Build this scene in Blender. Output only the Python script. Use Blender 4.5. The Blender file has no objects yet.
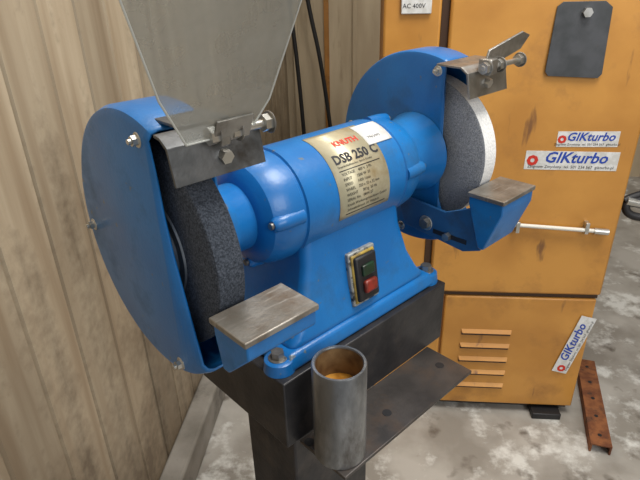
import bpy, bmesh, math, random
from mathutils import Vector, Matrix
random.seed(3)
D=bpy.data
def link(o): bpy.context.scene.collection.objects.link(o); return o
# ---------------- materials ----------------
def mat(name,c1,c2=None,scale=8,rough=.5,metal=0,bump=0,stretch=(1,1,1),lo=.4,hi=.6,detail=6,c3=None,s3=3,lo3=.55,hi3=.7,rough2=None,bscale=None,coat=0,c4=None,s4=60,st4=(1,1,1),lo4=.66,hi4=.7):
    m=D.materials.new(name); m.use_nodes=True; nt=m.node_tree; N=nt.nodes; L=nt.links
    b=N['Principled BSDF']; b.inputs['Roughness'].default_value=rough; b.inputs['Metallic'].default_value=metal
    b.inputs['Base Color'].default_value=(*c1,1)
    if coat: b.inputs['Coat Weight'].default_value=coat
    tc=N.new('ShaderNodeTexCoord'); mp=N.new('ShaderNodeMapping'); mp.inputs['Scale'].default_value=stretch
    L.new(tc.outputs['Object'],mp.inputs[0])
    if c2 is not None:
        n=N.new('ShaderNodeTexNoise'); n.inputs['Scale'].default_value=scale; n.inputs['Detail'].default_value=detail
        L.new(mp.outputs[0],n.inputs['Vector'])
        r=N.new('ShaderNodeValToRGB'); r.color_ramp.elements[0].position=lo; r.color_ramp.elements[1].position=hi
        r.color_ramp.elements[0].color=(*c1,1); r.color_ramp.elements[1].color=(*c2,1)
        L.new(n.outputs['Fac'],r.inputs[0]); col=r.outputs[0]
        if c3 is not None:
            n3=N.new('ShaderNodeTexNoise'); n3.inputs['Scale'].default_value=s3; n3.inputs['Detail'].default_value=8; n3.inputs['Roughness'].default_value=.65
            L.new(mp.outputs[0],n3.inputs['Vector'])
            r3=N.new('ShaderNodeValToRGB'); r3.color_ramp.elements[0].position=lo3; r3.color_ramp.elements[1].position=hi3
            L.new(n3.outputs['Fac'],r3.inputs[0])
            mx=N.new('ShaderNodeMix'); mx.data_type='RGBA'; L.new(r3.outputs[0],mx.inputs[0]); L.new(col,mx.inputs[6]); mx.inputs[7].default_value=(*c3,1)
            col=mx.outputs[2]
            if rough2 is not None:
                mr=N.new('ShaderNodeMapRange'); L.new(r3.outputs[0],mr.inputs[0]); mr.inputs[3].default_value=rough; mr.inputs[4].default_value=rough2; L.new(mr.outputs[0],b.inputs['Roughness'])
        if c4 is not None:
            mp4=N.new('ShaderNodeMapping'); mp4.inputs['Scale'].default_value=st4; L.new(tc.outputs['Object'],mp4.inputs[0])
            n4=N.new('ShaderNodeTexNoise'); n4.inputs['Scale'].default_value=s4; n4.inputs['Detail'].default_value=4; L.new(mp4.outputs[0],n4.inputs['Vector'])
            r4=N.new('ShaderNodeValToRGB'); r4.color_ramp.elements[0].position=lo4; r4.color_ramp.elements[1].position=hi4; L.new(n4.outputs['Fac'],r4.inputs[0])
            m4=N.new('ShaderNodeMix'); m4.data_type='RGBA'; L.new(r4.outputs[0],m4.inputs[0]); L.new(col,m4.inputs[6]); m4.inputs[7].default_value=(*c4,1); col=m4.outputs[2]
        L.new(col,b.inputs['Base Color'])
    if bump:
        nb=N.new('ShaderNodeTexNoise'); nb.inputs['Scale'].default_value=bscale or scale*2; nb.inputs['Detail'].default_value=4
        L.new(mp.outputs[0],nb.inputs['Vector'])
        bu=N.new('ShaderNodeBump'); bu.inputs['Strength'].default_value=bump; bu.inputs['Distance'].default_value=.002
        L.new(nb.outputs['Fac'],bu.inputs['Height']); L.new(bu.outputs[0],b.inputs['Normal'])
    return m
BLUE=mat('blue_paint',(.006,.130,.40),(.009,.16,.46),10,.34,0,.12,c3=(.02,.085,.19),s3=11,lo3=.52,hi3=.80,rough2=.6,bscale=200,coat=.10,c4=(.11,.15,.19),s4=70,lo4=.69,hi4=.74)
BLUED=mat('blue_paint_dark',(.014,.09,.24),(.022,.115,.29),14,.5,0,.2,c3=(.03,.05,.09),s3=9,lo3=.5,hi3=.7,rough2=.7,bscale=220)  # darker, rougher blue for the rest arms
STEEL=mat('worn_steel',(.24,.235,.22),(.36,.35,.33),30,.35,.85,.25,c3=(.10,.075,.05),s3=22,lo3=.50,hi3=.75,rough2=.65,bscale=160)
REST=mat('worn_rest_steel',(.21,.195,.17),(.29,.275,.25),30,.42,.65,.25,c3=(.13,.09,.06),s3=22,lo3=.48,hi3=.74,rough2=.65,bscale=160,c4=(.34,.32,.29),s4=18,st4=(1,7,1),lo4=.58,hi4=.70)
ZINC=mat('bright_zinc',(.5,.49,.45),(.65,.64,.61),40,.3,.9)
GPLATE=mat('grey_painted_plate',(.085,.09,.095),(.15,.155,.16),25,.42,.5,.2,c3=(.05,.045,.04),s3=20,bscale=150)
DARK=mat('black_steel',(.024,.024,.027),(.045,.043,.045),18,.42,.35,.2,c3=(.09,.075,.065),s3=12,lo3=.52,hi3=.8,bscale=120)
TRAY=mat('tray_steel',(.055,.05,.048),(.09,.08,.075),14,.38,.5,.2,c3=(.14,.09,.06),s3=10,lo3=.52,hi3=.75,bscale=120)
WHL=mat('dark_abrasive',(.018,.025,.037),(.080,.095,.125),520,.9,0,.7,lo=.38,hi=.70,detail=3,c3=(.035,.045,.06),s3=20,bscale=400)
WHR=mat('grey_abrasive',(.15,.165,.19),(.37,.39,.42),560,.9,0,.5,lo=.32,hi=.68,detail=3,c3=(.25,.265,.285),s3=20,bscale=400)
WHRIM=mat('white_abrasive',(.70,.71,.71),(.84,.85,.85),300,.85,0,.5,bscale=350)
FLAN=mat('flange_metal',(.16,.18,.2),(.24,.26,.28),30,.4,.8)
LABEL=mat('nameplate',(.47,.43,.29),(.58,.53,.38),25,.35,.35,c3=(.33,.22,.08),s3=14,lo3=.5,hi3=.72)
WHITE=mat('white_sticker',(.75,.76,.76),(.60,.60,.58),60,.5)
INK=mat('black_ink',(.015,.015,.02)); RED=mat('red_ink',(.6,.03,.015)); BLUEINK=mat('blue_ink',(.015,.06,.4)); GREYINK=mat('grey_ink',(.12,.12,.13))
ORANGE=mat('orange_paint',(.49,.225,.045),(.59,.285,.06),5,.34,0,.1,c3=(.34,.155,.04),s3=6,lo3=.54,hi3=.76,rough2=.55,bscale=60,c4=(.22,.10,.035),s4=26,st4=(1,1,.22),lo4=.67,hi4=.75)
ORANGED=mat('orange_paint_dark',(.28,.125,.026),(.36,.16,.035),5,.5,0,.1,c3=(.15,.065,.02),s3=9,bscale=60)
VENT=mat('vent_dark',(.05,.022,.008)); BLACK=mat('black_rubber',(.012,.012,.014),rough=.5)
WALLB=mat('beige_back_wall',(.37,.29,.19),(.50,.41,.28),3,.65,0,.1,stretch=(2,2,.3),c3=(.24,.17,.10),s3=4)
CONC=mat('concrete',(.18,.165,.14),(.30,.28,.25),6,.75,0,.5,c3=(.08,.07,.06),s3=9,lo3=.5,hi3=.7,bscale=60)
FLOOR=mat('concrete_floor',(.27,.25,.22),(.43,.41,.375),5,.45,0,.4,lo=.40,hi=.62,c3=(.66,.66,.63),s3=6,lo3=.52,hi3=.62,bscale=50,c4=(.14,.12,.10),s4=11,lo4=.61,hi4=.72)
RUST=mat('rusty_steel',(.15,.05,.02),(.27,.10,.035),30,.8,.1,.4,c3=(.06,.03,.02),s3=25,bscale=90)
PIPE=mat('galvanised_pipe',(.17,.175,.18),(.36,.37,.38),24,.36,.8,.3,stretch=(1,1,.4),c3=(.08,.065,.05),s3=20,lo3=.5,hi3=.72,rough2=.6,bscale=120)
OIL=mat('rusty_oil',(.34,.13,.015),(.55,.26,.04),40,.2,.1)
PIPEIN=mat('rusty_inside',(.10,.05,.02),(.2,.12,.05),40,.5,.3)
GREEN=mat('green_button',(.012,.04,.018),(.010,.02,.012),60,rough=.3); REDB=mat('red_button',(.26,.025,.015),(.14,.02,.01),60,rough=.35); SWB=mat('switch_bezel',(.30,.31,.30),(.03,.03,.03),120,.5,.2,lo=.48,hi=.6)
YEL=mat('yellow_gasket',(.40,.28,.05),(.18,.12,.03),60,rough=.5)
HOSE=mat('white_tube',(.7,.68,.62),rough=.4)
FLAPM=mat('black_flap',(.04,.045,.05),(.065,.07,.08),20,.5,0,.1)
def wallmat():
    m=D.materials.new('beige_wall_boards'); m.use_nodes=True; nt=m.node_tree; N=nt.nodes; L=nt.links; b=N['Principled BSDF']; b.inputs['Roughness'].default_value=.55
    tc=N.new('ShaderNodeTexCoord'); sp=N.new('ShaderNodeSeparateXYZ'); L.new(tc.outputs['Object'],sp.inputs[0])
    def mth(op,a,bv=None,c=None):
        n=N.new('ShaderNodeMath'); n.operation=op
        for i,x in enumerate((a,bv,c)):
            if x is None: continue
            if isinstance(x,(int,float)): n.inputs[i].default_value=x
            else: L.new(x,n.inputs[i])
        return n.outputs[0]
    idx=mth('FLOOR',mth('DIVIDE',mth('ADD',sp.outputs[1],1.2),.125))
    wn=N.new('ShaderNodeTexWhiteNoise'); wn.noise_dimensions='1D'; L.new(idx,wn.inputs['W'])
    mp=N.new('ShaderNodeMapping'); mp.inputs['Scale'].default_value=(14,14,.9); L.new(tc.outputs['Object'],mp.inputs[0])
    n1=N.new('ShaderNodeTexNoise'); n1.inputs['Scale'].default_value=1.6; n1.inputs['Detail'].default_value=8; L.new(mp.outputs[0],n1.inputs['Vector'])
    n2=N.new('ShaderNodeTexNoise'); n2.inputs['Scale'].default_value=5; n2.inputs['Detail'].default_value=8; n2.inputs['Roughness'].default_value=.7; L.new(tc.outputs['Object'],n2.inputs['Vector'])
    n3=N.new('ShaderNodeTexNoise'); n3.inputs['Scale'].default_value=55; n3.inputs['Detail'].default_value=5; L.new(tc.outputs['Object'],n3.inputs['Vector'])
    r=N.new('ShaderNodeValToRGB'); e=r.color_ramp.elements; e[0].position=.3; e[1].position=.68; e[0].color=(.29,.22,.145,1); e[1].color=(.50,.425,.31,1); L.new(n1.outputs['Fac'],r.inputs[0])
    tone=mth('MULTIPLY_ADD',wn.outputs['Value'],.32,.82)
    hs=N.new('ShaderNodeHueSaturation'); L.new(tone,hs.inputs['Value']); L.new(r.outputs[0],hs.inputs['Color'])
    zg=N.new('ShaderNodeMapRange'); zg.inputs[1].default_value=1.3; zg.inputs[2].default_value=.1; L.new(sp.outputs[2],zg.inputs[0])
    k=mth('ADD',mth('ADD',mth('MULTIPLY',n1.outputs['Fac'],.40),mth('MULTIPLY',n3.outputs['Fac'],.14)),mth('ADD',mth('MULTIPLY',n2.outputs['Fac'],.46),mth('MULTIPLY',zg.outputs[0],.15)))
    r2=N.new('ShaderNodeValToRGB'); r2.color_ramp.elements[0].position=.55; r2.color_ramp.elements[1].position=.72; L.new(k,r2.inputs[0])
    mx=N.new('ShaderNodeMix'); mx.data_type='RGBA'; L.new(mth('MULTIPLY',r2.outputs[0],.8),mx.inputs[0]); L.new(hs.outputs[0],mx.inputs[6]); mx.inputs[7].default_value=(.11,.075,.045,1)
    L.new(mx.outputs[2],b.inputs['Base Color'])
    bu=N.new('ShaderNodeBump'); bu.inputs['Strength'].default_value=.3; bu.inputs['Distance'].default_value=.004; L.new(n1.outputs['Fac'],bu.inputs['Height']); L.new(bu.outputs[0],b.inputs['Normal'])
    return m
WALLM=wallmat()
SH=D.materials.new('polycarbonate'); SH.use_nodes=True; nt=SH.node_tree; nt.nodes.clear()
o=nt.nodes.new('ShaderNodeOutputMaterial'); mx=nt.nodes.new('ShaderNodeMixShader'); tr=nt.nodes.new('ShaderNodeBsdfTransparent'); pb=nt.nodes.new('ShaderNodeBsdfPrincipled')
tr.inputs[0].default_value=(.93,.95,.95,1); pb.inputs['Base Color'].default_value=(.38,.37,.33,1); pb.inputs['Roughness'].default_value=.3
ns=nt.nodes.new('ShaderNodeTexNoise'); ns.inputs['Scale'].default_value=28; ns.inputs['Detail'].default_value=8; tcs=nt.nodes.new('ShaderNodeTexCoord'); nt.links.new(tcs.outputs['Object'],ns.inputs['Vector'])
mr=nt.nodes.new('ShaderNodeMapRange'); mr.inputs[1].default_value=.3; mr.inputs[2].default_value=.75; mr.inputs[3].default_value=.36; mr.inputs[4].default_value=.62
nt.links.new(ns.outputs['Fac'],mr.inputs[0]); nt.links.new(mr.outputs[0],mx.inputs[0]); nt.links.new(tr.outputs[0],mx.inputs[1]); nt.links.new(pb.outputs[0],mx.inputs[2]); nt.links.new(mx.outputs[0],o.inputs[0])
EDGE=mat('shield_edge',(.50,.51,.48),rough=.3)
# ---------------- helpers ----------------
def empty(name,loc=(0,0,0),rz=0):
    e=D.objects.new(name,None); e.location=loc; e.rotation_euler=(0,0,rz); e.empty_display_size=.05; return link(e)
def fin(bm,name,m,par=None,smooth=False,bev=0,M=None,seg=2,angle=35):
    if M is not None: bmesh.ops.transform(bm,matrix=M,verts=bm.verts)
    bmesh.ops.recalc_face_normals(bm,faces=bm.faces)
    me=D.meshes.new(name); bm.to_mesh(me); bm.free()
    ob=D.objects.new(name,me); link(ob)
    for k in (m if isinstance(m,(list,tuple)) else [m]): me.materials.append(k)
    if par: ob.parent=par
    if bev:
        b=ob.modifiers.new('bev','BEVEL'); b.width=bev; b.segments=seg; b.limit_method='ANGLE'; b.angle_limit=math.radians(30); b.harden_normals=False
    if smooth or bev:
        for p in me.polygons: p.use_smooth=True
        try: me.set_sharp_from_angle(angle=math.radians(angle))
        except Exception: pass
    return ob
def box(name,lo,hi,m,par=None,bev=.001,M=None):
    bm=bmesh.new(); bmesh.ops.create_cube(bm,size=1)
    lo=Vector(lo);hi=Vector(hi)
    for v in bm.verts: v.co=Vector([(lo[i]+hi[i])/2+v.co[i]*(hi[i]-lo[i]) for i in range(3)])
    return fin(bm,name,m,par,bev=bev,M=M)
def align(axis):
    return Vector((0,0,1)).rotation_difference(Vector(axis).normalized()).to_matrix().to_4x4()
def lathe(name,prof,m,par=None,org=(0,0,0),axis=(0,0,1),n=96,bev=0,mats=None,angle=35):
    bm=bmesh.new(); rings=[]
    for (h,r) in prof:
        if r<1e-6: rings.append([bm.verts.new((0,0,h))])
        else: rings.append([bm.verts.new((r*math.cos(2*math.pi*i/n),r*math.sin(2*math.pi*i/n),h)) for i in range(n)])
    for k in range(len(rings)-1):
        A,B=rings[k],rings[k+1]
        for i in range(n):
            j=(i+1)%n
            if len(A)==1 and len(B)==1: continue
            if len(A)==1: f=bm.faces.new((A[0],B[i],B[j]))
            elif len(B)==1: f=bm.faces.new((A[i],A[j],B[0]))
            else: f=bm.faces.new((A[i],A[j],B[j],B[i]))
            if mats: f.material_index=mats[k]
    M=Matrix.Translation(Vector(org))@align(axis)
    return fin(bm,name,m,par,smooth=True,bev=bev,M=M,angle=angle)
def cyl(name,p0,p1,r,m,par=None,n=32,bev=0.0006):
    p0=Vector(p0);p1=Vector(p1); h=(p1-p0).length
    return lathe(name,[(0,0),(0,r-bev),(bev,r),(h-bev,r),(h,r-bev),(h,0)],m,par,p0,p1-p0,n)
def hexb(name,p0,p1,r,m,par=None): return lathe(name,[(0,0),(0,r),((Vector(p1)-Vector(p0)).length,r),((Vector(p1)-Vector(p0)).length,0)],m,par,p0,Vector(p1)-Vector(p0),6)
def extr(name,pts,vec,m,par=None,bev=.0008,M=None):
    bm=bmesh.new(); vs=[bm.verts.new(p) for p in pts]; f=bm.faces.new(vs)
    r=bmesh.ops.extrude_face_region(bm,geom=[f]); vv=[g for g in r['geom'] if isinstance(g,bmesh.types.BMVert)]
    bmesh.ops.translate(bm,verts=vv,vec=Vector(vec))
    return fin(bm,name,m,par,bev=bev,M=M)
def tube(name,pts,r,m,par=None,smooth=True):
    c=D.curves.new(name,'CURVE'); c.dimensions='3D'; c.bevel_depth=r; c.bevel_resolution=4; c.use_fill_caps=True
    s=c.splines.new('NURBS' if smooth else 'POLY'); s.points.add(len(pts)-1)
    for i,p in enumerate(pts): s.points[i].co=(*p,1)
    if smooth: s.use_endpoint_u=True; s.order_u=3; c.resolution_u=12
    ob=D.objects.new(name,c); link(ob); c.materials.append(m)
    if par: ob.parent=par
    return ob
def text_mesh(body,size,fn,m,name,par,align_x='LEFT',bold=0.0,shear=0):
    c=D.curves.new(name,'FONT'); c.body=body; c.size=size; c.align_x=align_x; c.offset=bold; c.shear=shear; c.resolution_u=2
    t=D.objects.new(name+'_tmp',c); link(t); bpy.context.view_layer.update()
    dg=bpy.context.evaluated_depsgraph_get(); me=D.meshes.new_from_object(t.evaluated_get(dg)); D.objects.remove(t)
    for v in me.vertices: v.co=fn(v.co.x,v.co.y)
    me.materials.clear(); me.materials.append(m)
    ob=D.objects.new(name,me); link(ob); ob.parent=par; return ob

# ---------------- camera ----------------
H=1.331; pit=math.radians(26.78); rol=math.radians(1.555)
R=Vector((1,0,0)); U=Vector((0,math.sin(pit),math.cos(pit))); F=Vector((0,math.cos(pit),-math.sin(pit)))
Rc=R*math.cos(rol)-U*math.sin(rol); Uc=R*math.sin(rol)+U*math.cos(rol)
cd=D.cameras.new('camera'); cam=D.objects.new('camera',cd); link(cam)
cd.sensor_width=36; cd.lens=543.17/640*36; cd.clip_start=.01
M=Matrix((( Rc.x,Uc.x,-F.x,0),(Rc.y,Uc.y,-F.y,0),(Rc.z,Uc.z,-F.z,H),(0,0,0,1)))
cam.matrix_world=M; bpy.context.scene.camera=cam

# ---------------- grinder ----------------
G=empty('bench_grinder',(.0062,.7331,1.05),math.radians(42.76))
Rm=.0755
half=[(.0,Rm),(.094,Rm),(.0955,Rm-.003),(.099,Rm-.003),(.1005,Rm-.0012),(.114,Rm-.0015),(.131,.0715),(.142,.066),(.149,.056),(.152,.046),(.152,.0)]
prof=[(-h,r) for h,r in reversed(half)]+half[1:]
lathe('motor_housing',prof,BLUE,G,axis=(1,0,0),n=128,angle=25)
for s in (-1,1):
    for a in (5,95,185,275):
        c,sn=math.cos(math.radians(a)),math.sin(math.radians(a)); r=.0665
        lathe('bell_boss',[(0,0),(0,.006),(.004,.0095),(.020,.0112),(.045,.0115),(.046,0)],BLUE,G,(s*.146,-r*c,r*sn),(-s,0,0),24)
        cyl('bell_screw',(s*.1455,-r*c,r*sn),(s*.150,-r*c,r*sn),.0045,STEEL,G,12)
    lathe('wheel_hub_collar',[(0,0),(0,.044),(.035,.044),(.055,.056),(.070,.060),(.070,0)] if s<0 else [(0,0),(0,.056),(.035,.057),(.055,.061),(.070,.066),(.070,0)],BLUE,G,(s*.14,0,0),(s,0,0),64)
def loft(name,levels,m,par,bev):
    bm=bmesh.new(); rs=[]
    for z,hx,yf,yb in levels: rs.append([bm.verts.new(p) for p in ((-hx,yf,z),(hx,yf,z),(hx,yb,z),(-hx,yb,z))])
    bm.faces.new(rs[0]);bm.faces.new(rs[-1])
    for a,b in zip(rs,rs[1:]):
        for i in range(4): bm.faces.new((a[i],a[(i+1)%4],b[(i+1)%4],b[i]))
    return fin(bm,name,m,par,bev=bev,seg=4,angle=50)
loft('pedestal',[(-.02,.094,-.062,.062),(-.07,.098,-.068,.068),(-.12,.112,-.076,.076),(-.155,.130,-.084,.084),(-.176,.148,-.090,.09)],BLUE,G,.012)
loft('pedestal_foot',[(-.172,.150,-.091,.091),(-.184,.158,-.096,.096),(-.1955,.160,-.097,.097)],BLUE,G,.005)
for sx_ in (-1,1):
    for sy in (-1,1):
        lathe('foot_lug',[(0,0),(0,.022),(.016,.020),(.018,.016),(.018,0)],BLUE,G,(sx_*.158,sy*.076,-.1955),(0,0,1),32)
        cyl('foot_washer',(sx_*.160,sy*.076,-.178),(sx_*.160,sy*.076,-.176),.013,STEEL,G,24)
        hexb('foot_bolt',(sx_*.160,sy*.076,-.176),(sx_*.160,sy*.076,-.167),.009,STEEL,G)
Rg=.1587; yc=.0047
def guard(s,name):
    bm=bmesh.new(); n=80
    start=math.degrees(math.atan2(.148,(-.060 if s<0 else -.052)-yc))
    end=math.degrees(math.atan2(-.118 if s<0 else -.13,(-.106 if s<0 else -.085)-yc))
    prof=[(.213,Rg-.006),(.2145,Rg-.0015),(.218,Rg),(.268,Rg),(.275,Rg-.003),(.278,Rg-.010)]
    rows=[]
    for i in range(n+1):
        a=math.radians(start+(end-start)*i/n)
        rows.append([bm.verts.new((s*x,yc+r*math.cos(a),r*math.sin(a))) for x,r in prof])
    for i in range(n):
        for j in range(len(prof)-1): bm.faces.new((rows[i][j],rows[i][j+1],rows[i+1][j+1],rows[i+1][j]))
    cut=[(-.088,-.070),(-.079,-.030),(-.068,.020),(-.062,.06),(-.060,.10)] if s<0 else [(-.066,-.10),(-.054,-.07),(-.048,-.02),(-.046,.045),(-.050,.10)]
    for j,x in ((0,.213),(len(prof)-1,.278)):
        vs=[r[j] for r in rows]+[bm.verts.new((s*x,y,z)) for y,z in cut]
        f=bm.faces.new(vs); bmesh.ops.triangulate(bm,faces=[f])
    ob=fin(bm,name,BLUE,G,smooth=True,angle=30)
    so=ob.modifiers.new('s','SOLIDIFY'); so.thickness=.0028; so.offset=0
    return ob
guard(-1,'wheel_guard_left'); guard(1,'wheel_guard_right')
for s in (-1,1):
    for y,z in ((-.036,.134),(.145,.02),(.02,-.143)) if s>0 else ((-.035,.134),(.140,-.013),(-.045,-.135)):
        for x0,x1 in ((.278,.286),) if s<0 else ((.213,.205),):
            cyl('guard_washer',(s*x0,y,z),(s*(x0+(x1-x0)*.3),y,z),.008,ZINC,G,24)
            hexb('guard_nut',(s*(x0+(x1-x0)*.3),y,z),(s*x1,y,z),.0055,ZINC,G)
            cyl('guard_stud',(s*x1,y,z),(s*(x1+(x1-x0)*.5),y,z),.003,ZINC,G,12)
Rw=.1225
def wheel(s,name,face,rim):
    x0,x1=.2275,.2625
    e=D.objects.new(name,None); link(e); e.parent=G
    pr=[(x0+.004,.0),(x0+.004,.050),(x0,.055),(x0,Rw-.003),(x0+.002,Rw),(x1-.002,Rw),(x1,Rw-.003),(x1,.055),(x1-.004,.05),(x1-.004,0)]
    lathe('abrasive',pr,[face,rim],e,axis=(s,0,0),n=128,mats=[0,0,0,0,1,0,0,0,0])
    for xa,xb in ((x0+.004,x0-.004),(x1-.004,x1+.003)):
        d=1 if xb>xa else -1; k=1 if s<0 else .68
        lathe('flange',[(0,0),(0,.062*k),(d*.003,.064*k),(d*.006,.062*k),(d*.0065,.052*k),(d*.009,.050*k),(d*.009,.0)],FLAN,e,(s*xa,0,0),(s,0,0),64)
    hexb('spindle_nut',(s*(x1+.003),0,0),(s*(x1+.012),0,0),.014,ZINC,e)
    cyl('spindle',(s*.14,0,0),(s*(x1+.013),0,0),.0085,STEEL,e)
wheel(-1,'wheel_left',WHL,WHL); wheel(1,'wheel_right',WHR,WHRIM)
for s in (-1,1):
    X0,X1=(.184,.286)
    xa,xb=(s*X0,s*X1) if s>0 else (s*X1,s*X0)
    yt=-.084 if s<0 else -.052
    extr('spark_plate',[(xa,yt,.150),(xa,-.094,.149),(xa,-.106,.141),(xa,-.113,.106),(xa,-.110,.106),(xa,-.103,.139),(xa,-.093,.146),(xa,yt,.147)],(xb-xa,0,0),GPLATE if s<0 else STEEL,G,.0005)
    if s<0: extr('spark_plate_tab',[(-.262,-.040,.150),(-.206,-.040,.150),(-.206,-.088,.150),(-.262,-.088,.150)],(0,0,.003),GPLATE,G,.0005)
    hexb('arrestor_bolt',(s*.230,-.106,.124),(s*.230,-.116,.122),.007,ZINC,G)
    hy,hz=(-.118,.147)
    ra,rb=(-.250,-.182) if s<0 else (.200,.305)
    cyl('hinge_rod',(ra,hy,hz),(rb,hy,hz),.0042,ZINC,G,20)
    for k,t in enumerate((.05,.4,.95)):
        x=ra+(rb-ra)*t; hexb('hinge_nut',(x-.004,hy,hz),(x+.004,hy,hz),.0085,ZINC,G); cyl('hinge_washer',(x+.004,hy,hz),(x+.0055,hy,hz),.011,STEEL,G,24)
    box('hinge_lug',(ra+(rb-ra)*.12,-.124,.136),(ra+(rb-ra)*.30,-.103,.158),STEEL,G,.002)
extr('shield_clamp',[(.215,-.112,.146),(.235,-.112,.146),(.295,-.122,.164),(.312,-.125,.182),(.295,-.123,.188),(.225,-.112,.168)],(0,.003,.001),STEEL,G,.0006)
sx=lambda u,v:Vector((-.252+u, -.122-.42*v, .150+.90*v))
pts=[(-.022,-.006),(.048,-.006),(.062,.026),(.078,.19),(-.110,.19),(-.052,.045)]
pts=[sx(*p) for p in pts]
extr('eye_shield',pts,(0,.0030,.0014),SH,G,0)
tube('eye_shield_edge',pts+[pts[0]],.0010,EDGE,G,False)
extr('shield_strap',[sx(.004,-.010)+Vector((0,-.002,0)),sx(.044,-.010)+Vector((0,-.002,0)),sx(.044,.014)+Vector((0,-.002,0)),sx(.004,.014)+Vector((0,-.002,0))],(0,-.002,-.001),STEEL,G,.0004)
for s in (-1,1):
    xa,xb=sorted((s*.184,s*.279))
    box('rest_top',(xa,-.186,-.038),(xb,-.1245,-.031),REST,G,.0012)
    zb=-.120 if s>0 else -.092
    extr('rest_support',[(xa+.003,-.184,-.037),(xa+.003,-.1265,-.037),(xa+.003,-.1265,-.050),(xa+.003,-.150 if s>0 else -.135,zb),(xa+.003,-.160 if s>0 else -.145,zb),(xa+.003,-.184,-.055)],(xb-xa-.006,0,0),BLUE,G,.002)
    xi=s*.196
    extr('rest_arm',[(xi,.02,-.075),(xi,-.080,-.082),(xi,-.130,-.060),(xi,-.160,-.060),(xi,-.150,-.128),(xi,-.120,-.140),(xi,.0,-.128)] if s>0 else [(xi,.02,-.075),(xi,-.080,-.082),(xi,-.130,-.060),(xi,-.150,-.060),(xi,-.135,-.09),(xi,-.10,-.128),(xi,.0,-.128)],(s*.006,0,0),BLUED,G,.001)
    box('arm_slot',(min(xi-s*.0006,xi+.0002),-.125 if s>0 else -.095,-.126 if s>0 else -.117),(max(xi-s*.0006,xi+.0002),-.060,-.118 if s>0 else -.11),BLACK,G,0)
    hexb('arm_bolt',(xi-s*.009,-.045,-.112),(xi,-.045,-.112),.009,STEEL,G)
    cyl('arm_washer',(xi-s*.002,-.045,-.112),(xi,-.045,-.112),.013,ZINC,G,24)
    if s>0: hexb('arm_bolt',(xi-s*.009,-.090,-.122),(xi,-.090,-.122),.007,STEEL,G)
# switch
th=math.atan2(.008,.05)
SM=Matrix.Translation((0.0,-.0765,-.118))@Matrix.Rotation(-th,4,'X')
box('switch_plate',(-.027,-.006,-.041),(.027,.003,.041),SWB,G,.002,M=SM)
box('switch_gasket',(-.0235,-.0085,-.037),(.0235,-.004,.037),YEL,G,.002,M=SM)
box('switch_body',(-.021,-.014,-.034),(.021,-.004,.034),BLACK,G,.003,M=SM)
box('switch_on',(-.012,-.018,.004),(.012,-.012,.021),GREEN,G,.002,M=SM)
box('switch_off',(-.012,-.020,-.022),(.013,-.012,-.003),REDB,G,.003,M=SM)
def wrap(R): return lambda x,y:Vector((x,-R*math.cos(y/Rm),R*math.sin(y/Rm)))
def patch(name,x0,x1,d0,d1,m,R):
    bm=bmesh.new(); n=24; rows=[]
    for i in range(n+1):
        a=math.radians(d0+(d1-d0)*i/n); rows.append([bm.verts.new((x,-R*math.cos(a),R*math.sin(a))) for x in (x0,x1)])
    for i in range(n): bm.faces.new((rows[i][0],rows[i][1],rows[i+1][1],rows[i+1][0]))
    o=fin(bm,name,m,G,smooth=True); so=o.modifiers.new('s','SOLIDIFY'); so.thickness=.0006; so.offset=0; return o
patch('nameplate',-.041,.058,-16,86,LABEL,Rm+.0006)
patch('inventory_sticker',.043,.092,50,82,WHITE,Rm+.0012)
w=wrap(Rm+.0014); deg=lambda a:math.radians(a)*Rm
def txt(b,x,a,size,m,bold=0,al='LEFT',sh=0): text_mesh(b,size,lambda u,v:w(x+u,deg(a)+v),m,'nameplate_text',G,al,bold,sh)
txt('KNUTH',-.013,60,.0135,RED,.0004); txt('DSB 250 C',-.031,41,.0185,INK,.0006)
txt('Doppelschleifmaschine  Bench Grinder',-.030,36.5,.0042,INK)
rows=['VOLTAGE    400 V  3 Ph','INPUT      1500 W  S1','SPEED      1420 1/min','WHEEL    250 x 32 x 32 mm','WEIGHT      38 kg  50 Hz','SERIAL No.   0804127','Knuth Werkzeugmaschinen GmbH','Schmalenbrook 14  Wasbek']
for i,rw in enumerate(rows): txt(rw,-.028,28.5-i*5.2,.0055,INK)
text_mesh('7965093',.0072,lambda u,v:Vector((.050+u,-(Rm+.002)*math.cos((deg(57)+v)/Rm),(Rm+.002)*math.sin((deg(57)+v)/Rm))),GREYINK,'inventory_text',G,'LEFT')
for a in (33,-11.5): patch('nameplate_rule',-.030,.048,a,a+.8,INK,Rm+.0011)

# ---------------- stand ----------------
S=empty('grinder_stand',(.0062,.7331,1.05),math.radians(42.76))
box('box_top',(-.1765,-.1056,-.308),(.1771,.1056,-.196),DARK,S,.002)
box('tray',(-.155,-.194,-.3135),(.138,-.1056,-.3075),TRAY,S,.001)
for x,y in ((-.148,-.118),(-.03,-.158),(.112,-.150)):
    cyl('tray_hole_rim',(x,y,-.3077),(x,y,-.3069),.007,BLACK,S,24,0.0001)
box('under_frame',(-.13,-.08,-.335),(.10,.08,-.308),DARK,S,.002)
box('column',(-.125,-.055,-1.04),(.045,.070,-.33),DARK,S,.004)
box('base_plate',(-.24,-.19,-1.05),(.22,.19,-1.038),DARK,S,.002)
for sgn in (-1,1):
    extr('column_gusset',[(-.04+sgn*.084,.004,-1.038),(-.04+sgn*.18,.004,-1.038),(-.04+sgn*.084,.004,-.90)],(0,.008,0),DARK,S,.001)
P=empty('steel_pipe_cup',(0,0,0)); 
T=Matrix.Translation((.0062,.7331,1.05))@Matrix.Rotation(math.radians(42.76),4,'Z')
pc=T@Vector((-.127,-.157,-.3075)); P.location=pc
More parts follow.
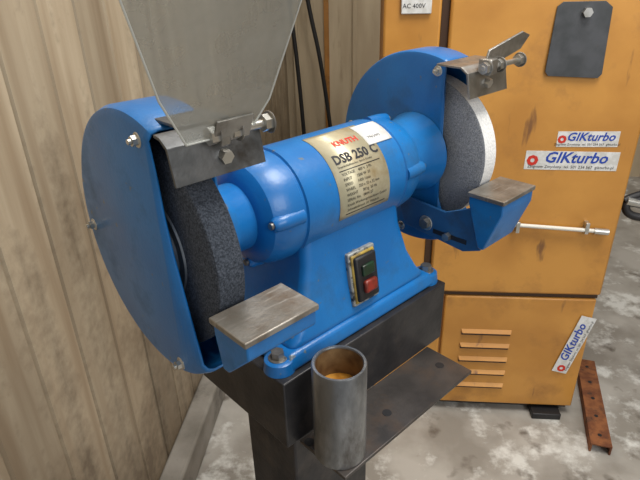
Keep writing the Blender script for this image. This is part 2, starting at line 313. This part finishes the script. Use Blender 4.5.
lathe('pipe_wall',[(0,0),(0,.0335),(.001,.0350),(.148,.0350),(.1500,.0340),(.1500,.0310),(.148,.0298),(.02,.0298),(.02,0)],[PIPE,PIPEIN],P,n=96,mats=[0,0,0,0,0,0,1,1])
lathe('oil_residue',[(.02,0),(.02,.0296),(.108,.0296),(.108,.0)],OIL,P,n=64)

# ---------------- cabinet ----------------
Cb=empty('machine_cabinet',(.165,(1.396-.0988*.165)/.99511,0),math.atan2(-.0988,.9951))
W=.642
box('body_upper',(0,.012,.458),(W,.55,1.75),ORANGED,Cb,.004)
box('door_left',(.0,-.004,.466),(.135,.02,1.74),ORANGE,Cb,.006)
box('door_right',(.155,-.008,.462),(W+.002,.02,1.745),ORANGE,Cb,.007)
box('door_gap',(.136,.004,.466),(.154,.014,1.74),VENT,Cb,0)
box('body_lower',(0,.006,.03),(W-.004,.55,.452),ORANGED,Cb,.004)
box('panel_lower',(.205,-.004,.036),(W-.004,.012,.446),ORANGE,Cb,.005)
box('panel_lower_side',(0,-.002,.036),(.198,.012,.446),ORANGE,Cb,.005)
box('band',(-.002,.002,.448),(W-.002,.3,.462),VENT,Cb,.001)
for fx in (.04,W-.06):
    for fy in (.06,.48): box('cabinet_foot',(fx-.03,fy-.04,0),(fx+.03,fy+.04,.031),BLACK,Cb,.003)
box('plinth',(.01,.02,.012),(W-.012,.54,.031),BLACK,Cb,0)
box('foot_clamp',(W-.13,-.03,0),(W-.04,.03,.022),BLACK,Cb,.003)
def sxp(x): return (x-.165)/.9951
for i in range(5):
    z=.330-i*.052
    x0=sxp(.425); x1=sxp(.575)
    bm=bmesh.new()
    v=[(x0,-.0045,z),(x1,-.0045,z),(x1,-.0045,z-.012),(x0,-.0045,z-.012),(x0+.004,-.014,z-.010),(x1-.004,-.014,z-.010)]
    v=[bm.verts.new(p) for p in v]
    bm.faces.new((v[0],v[1],v[5],v[4])); bm.faces.new((v[0],v[4],v[3])); bm.faces.new((v[1],v[2],v[5]))
    fin(bm,'louvre',ORANGE,Cb)
    box('louvre_slot',(x0+.002,-.0052,z-.022),(x1-.002,-.0045,z-.002),VENT,Cb,0)
fl=[(sxp(.568),-.012,1.245),(sxp(.660),-.012,1.245),(sxp(.677),-.012,1.232),(sxp(.681),-.016,1.085),(sxp(.673),-.016,1.076),(sxp(.558),-.016,1.082),(sxp(.550),-.016,1.092),(sxp(.556),-.012,1.235)]
extr('rubber_flap',fl,(0,.003,0),FLAPM,Cb,.0005)
hexb('flap_screw',(sxp(.622),-.012,1.222),(sxp(.622),-.024,1.222),.011,ZINC,Cb)
def sticker(cxw,cz,w_,h_,rot,body,size,name,sub=True,col=None):
    A=Matrix.Translation((sxp(cxw),-.0088,cz))@Matrix.Rotation(rot,4,'Y')
    extr(name,[(-w_/2,0,-h_/2),(w_/2,0,-h_/2),(w_/2,0,h_/2),(-w_/2,0,h_/2)],(0,.0006,0),WHITE,Cb,0,M=A)
    text_mesh(body,size,lambda u,v:A@Vector((u+w_*.04,-.0006,v-size*.12)),col or BLUEINK,name+'_text',Cb,'CENTER',size*.02,.25)
    text_mesh('o',size*1.3,lambda u,v:A@Vector((u-w_*.42,-.0006,v-size*.3)),RED,name+'_logo',Cb,'CENTER',size*.05)
    if sub: text_mesh('Zbigniew Zmyslony  tel. 501 234 567  gikturbo.pl',size*.27,lambda u,v:A@Vector((u,-.0006,v-h_*.40)),INK,name+'_small_text',Cb,'CENTER')
sticker(.682,.925,.150,.040,0,'GIKturbo',.030,'sticker')
sticker(.652,.868,.232,.050,math.radians(1),'GIKturbo',.040,'sticker')
sticker(.762,.283,.215,.046,math.radians(-76),'GIKturbo',.036,'sticker')
tube('conduit_rod',[(sxp(.524),-.020,.690),(sxp(.60),-.020,.685),(sxp(.74),-.022,.676)],.0055,HOSE,Cb)
tube('conduit_rod_end',[(sxp(.74),-.022,.676),(sxp(.777),-.022,.673)],.009,ZINC,Cb,False)
for x in (.54,.72): box('rod_clip',(sxp(x)-.005,-.028,.668),(sxp(x)+.005,-.006,.700),ZINC,Cb,.001)
box('control_label',(sxp(.205),-.012,1.225),(sxp(.275),-.004,1.30),WHITE,Cb,.002)
text_mesh('AC 400V',.014,lambda u,v:Vector((sxp(.208)+u,-.0126,1.238+v)),INK,'control_label_text',Cb)
cyl('side_knob',(W,.05,.955),(W+.03,.05,.955),.022,BLACK,Cb)

K=empty('air_hose',(0,0,0))
tube('hose_loop',[(.84,1.42,.93),(.93,1.40,.90),(.97,1.38,.80),(.90,1.36,.74),(.83,1.36,.74),(.85,1.35,.69),(.98,1.33,.70),(1.10,1.33,.82),(1.15,1.34,1.0),(.95,1.5,1.05),(.82,1.5,1.0)],.011,BLACK,K)
tube('hose_tail',[(.83,1.36,.74),(.90,1.37,.77),(1.06,1.37,.74),(1.14,1.38,.54),(1.10,1.40,.25),(1.16,1.45,.012)],.010,BLACK,K)
cyl('hose_coupling',(.835,1.36,.74),(.90,1.357,.725),.014,ZINC,K)

Bm=empty('rusty_channel',(0,0,0))
p=Vector((.795,1.17,0)); q=Vector((.922,1.56,0)); d=(q-p).normalized(); nrm=Vector((d.y,-d.x,0))
def bx(a,b,z0,z1,name):
    P0=p+nrm*a; 
    extr(name,[P0+Vector((0,0,z0)),p+nrm*b+Vector((0,0,z0)),p+nrm*b+Vector((0,0,z1)),P0+Vector((0,0,z1))],q-p,RUST,Bm,.001)
bx(0,.06,.028,.034,'web'); bx(0,.006,0,.028,'flange'); bx(.054,.06,0,.028,'flange')
for i in range(5):
    c=p+(q-p)*((i+.5)/5)+nrm*.03; cyl('web_hole',c+Vector((0,0,.0335)),c+Vector((0,0,.0345)),.006,BLACK,Bm,16,.0001)

# ---------------- room ----------------
rz=math.atan2(-.0988,.9951)
def room(name,lo,hi,m,bev=0):
    o=box(name,lo,hi,m,None,bev,M=None); o.rotation_euler=(0,0,rz); return o
xl=-.551; yb=3.66
room('floor',(xl-.1,-1.2,-.05),(3.2,yb+.1,0),FLOOR)
bm=bmesh.new()
xs=-1.2
while xs<yb:
    wd=.125; g=.005
    a=[bm.verts.new((xl-.012,xs,z)) for z in (0,3)]; b=[bm.verts.new((xl,xs+g,z)) for z in (0,3)]
    c=[bm.verts.new((xl,xs+wd-g,z)) for z in (0,3)]; e=[bm.verts.new((xl-.012,xs+wd,z)) for z in (0,3)]
    for s,t in ((a,b),(b,c),(c,e)): bm.faces.new((s[0],t[0],t[1],s[1]))
    back=[bm.verts.new((xl-.06,xs,z)) for z in (0,3)]; back2=[bm.verts.new((xl-.06,xs+wd,z)) for z in (0,3)]
    bm.faces.new((back[0],back2[0],back2[1],back[1]))
    bm.faces.new((a[0],b[0],c[0],e[0],back2[0],back[0])); bm.faces.new((a[1],b[1],c[1],e[1],back2[1],back[1]))
    xs+=wd
lw=fin(bm,'wall_left',WALLM); lw.rotation_euler=(0,0,rz)
room('wall_back',(xl-.06,yb,0),(3.2,yb+.1,3),WALLB)
room('wall_right',(3.2,-1.2,0),(3.3,yb+.1,3),WALLB)
for i,x in enumerate((-.50,-.30,-.12,.1,.5,1.0,1.5,2.0)):
    room('trim_%d'%(i+1),(x,yb-.02,0),(x+.03,yb,3),WALLB if i!=1 else ORANGED)
room('kerb_left',(xl,-1.2,0),(xl+.065,yb-.03,.11),CONC,.008)  # concrete kerb along the foot of the left wall
cb=empty('hanging_cables')
for i,(x,dx) in enumerate(((-.20,.10),(-.16,.22))):
    tube('cable_%d'%i,[(x,3.55,2.5),(x+dx*.2,3.5,1.8),(x+dx*.5,3.52,1.2),(x+dx,3.5,.7),(x+dx*1.3,3.5,.02)],.013,BLACK,cb)

# ---------------- lights ----------------
wd=D.worlds.new('world'); bpy.context.scene.world=wd; wd.use_nodes=True
wd.node_tree.nodes['Background'].inputs[0].default_value=(.96,.98,1,1); wd.node_tree.nodes['Background'].inputs[1].default_value=.44
def area(name,loc,target,size,e,col=(1,1,1),sy=None):
    l=D.lights.new(name,'AREA'); l.energy=e; l.size=size; l.color=col
    if sy: l.shape='RECTANGLE'; l.size_y=sy
    o=D.objects.new(name,l); link(o); o.location=loc; o.rotation_euler=(Vector(target)-Vector(loc)).to_track_quat('-Z','Y').to_euler()
area('overhead_area',(.7,.6,2.9),(.2,.95,.9),.9,48,(1,.96,.89))  # added overhead area light for highlights, not a roof window
area('front_right_daylight',(1.8,-1.4,2.2),(.2,1,.8),1.3,30,(1,.99,.97))  # added area light for soft daylight from upper front right; no door there
area('left_overhead_area',(-.25,1.5,2.9),(-.2,1.0,.9),.6,13,(1,.93,.84))  # unseen warm area light overhead on the left, no fixture
try:
    bpy.context.scene.view_settings.view_transform='Standard'
    bpy.context.scene.view_settings.look='None'
except Exception: pass
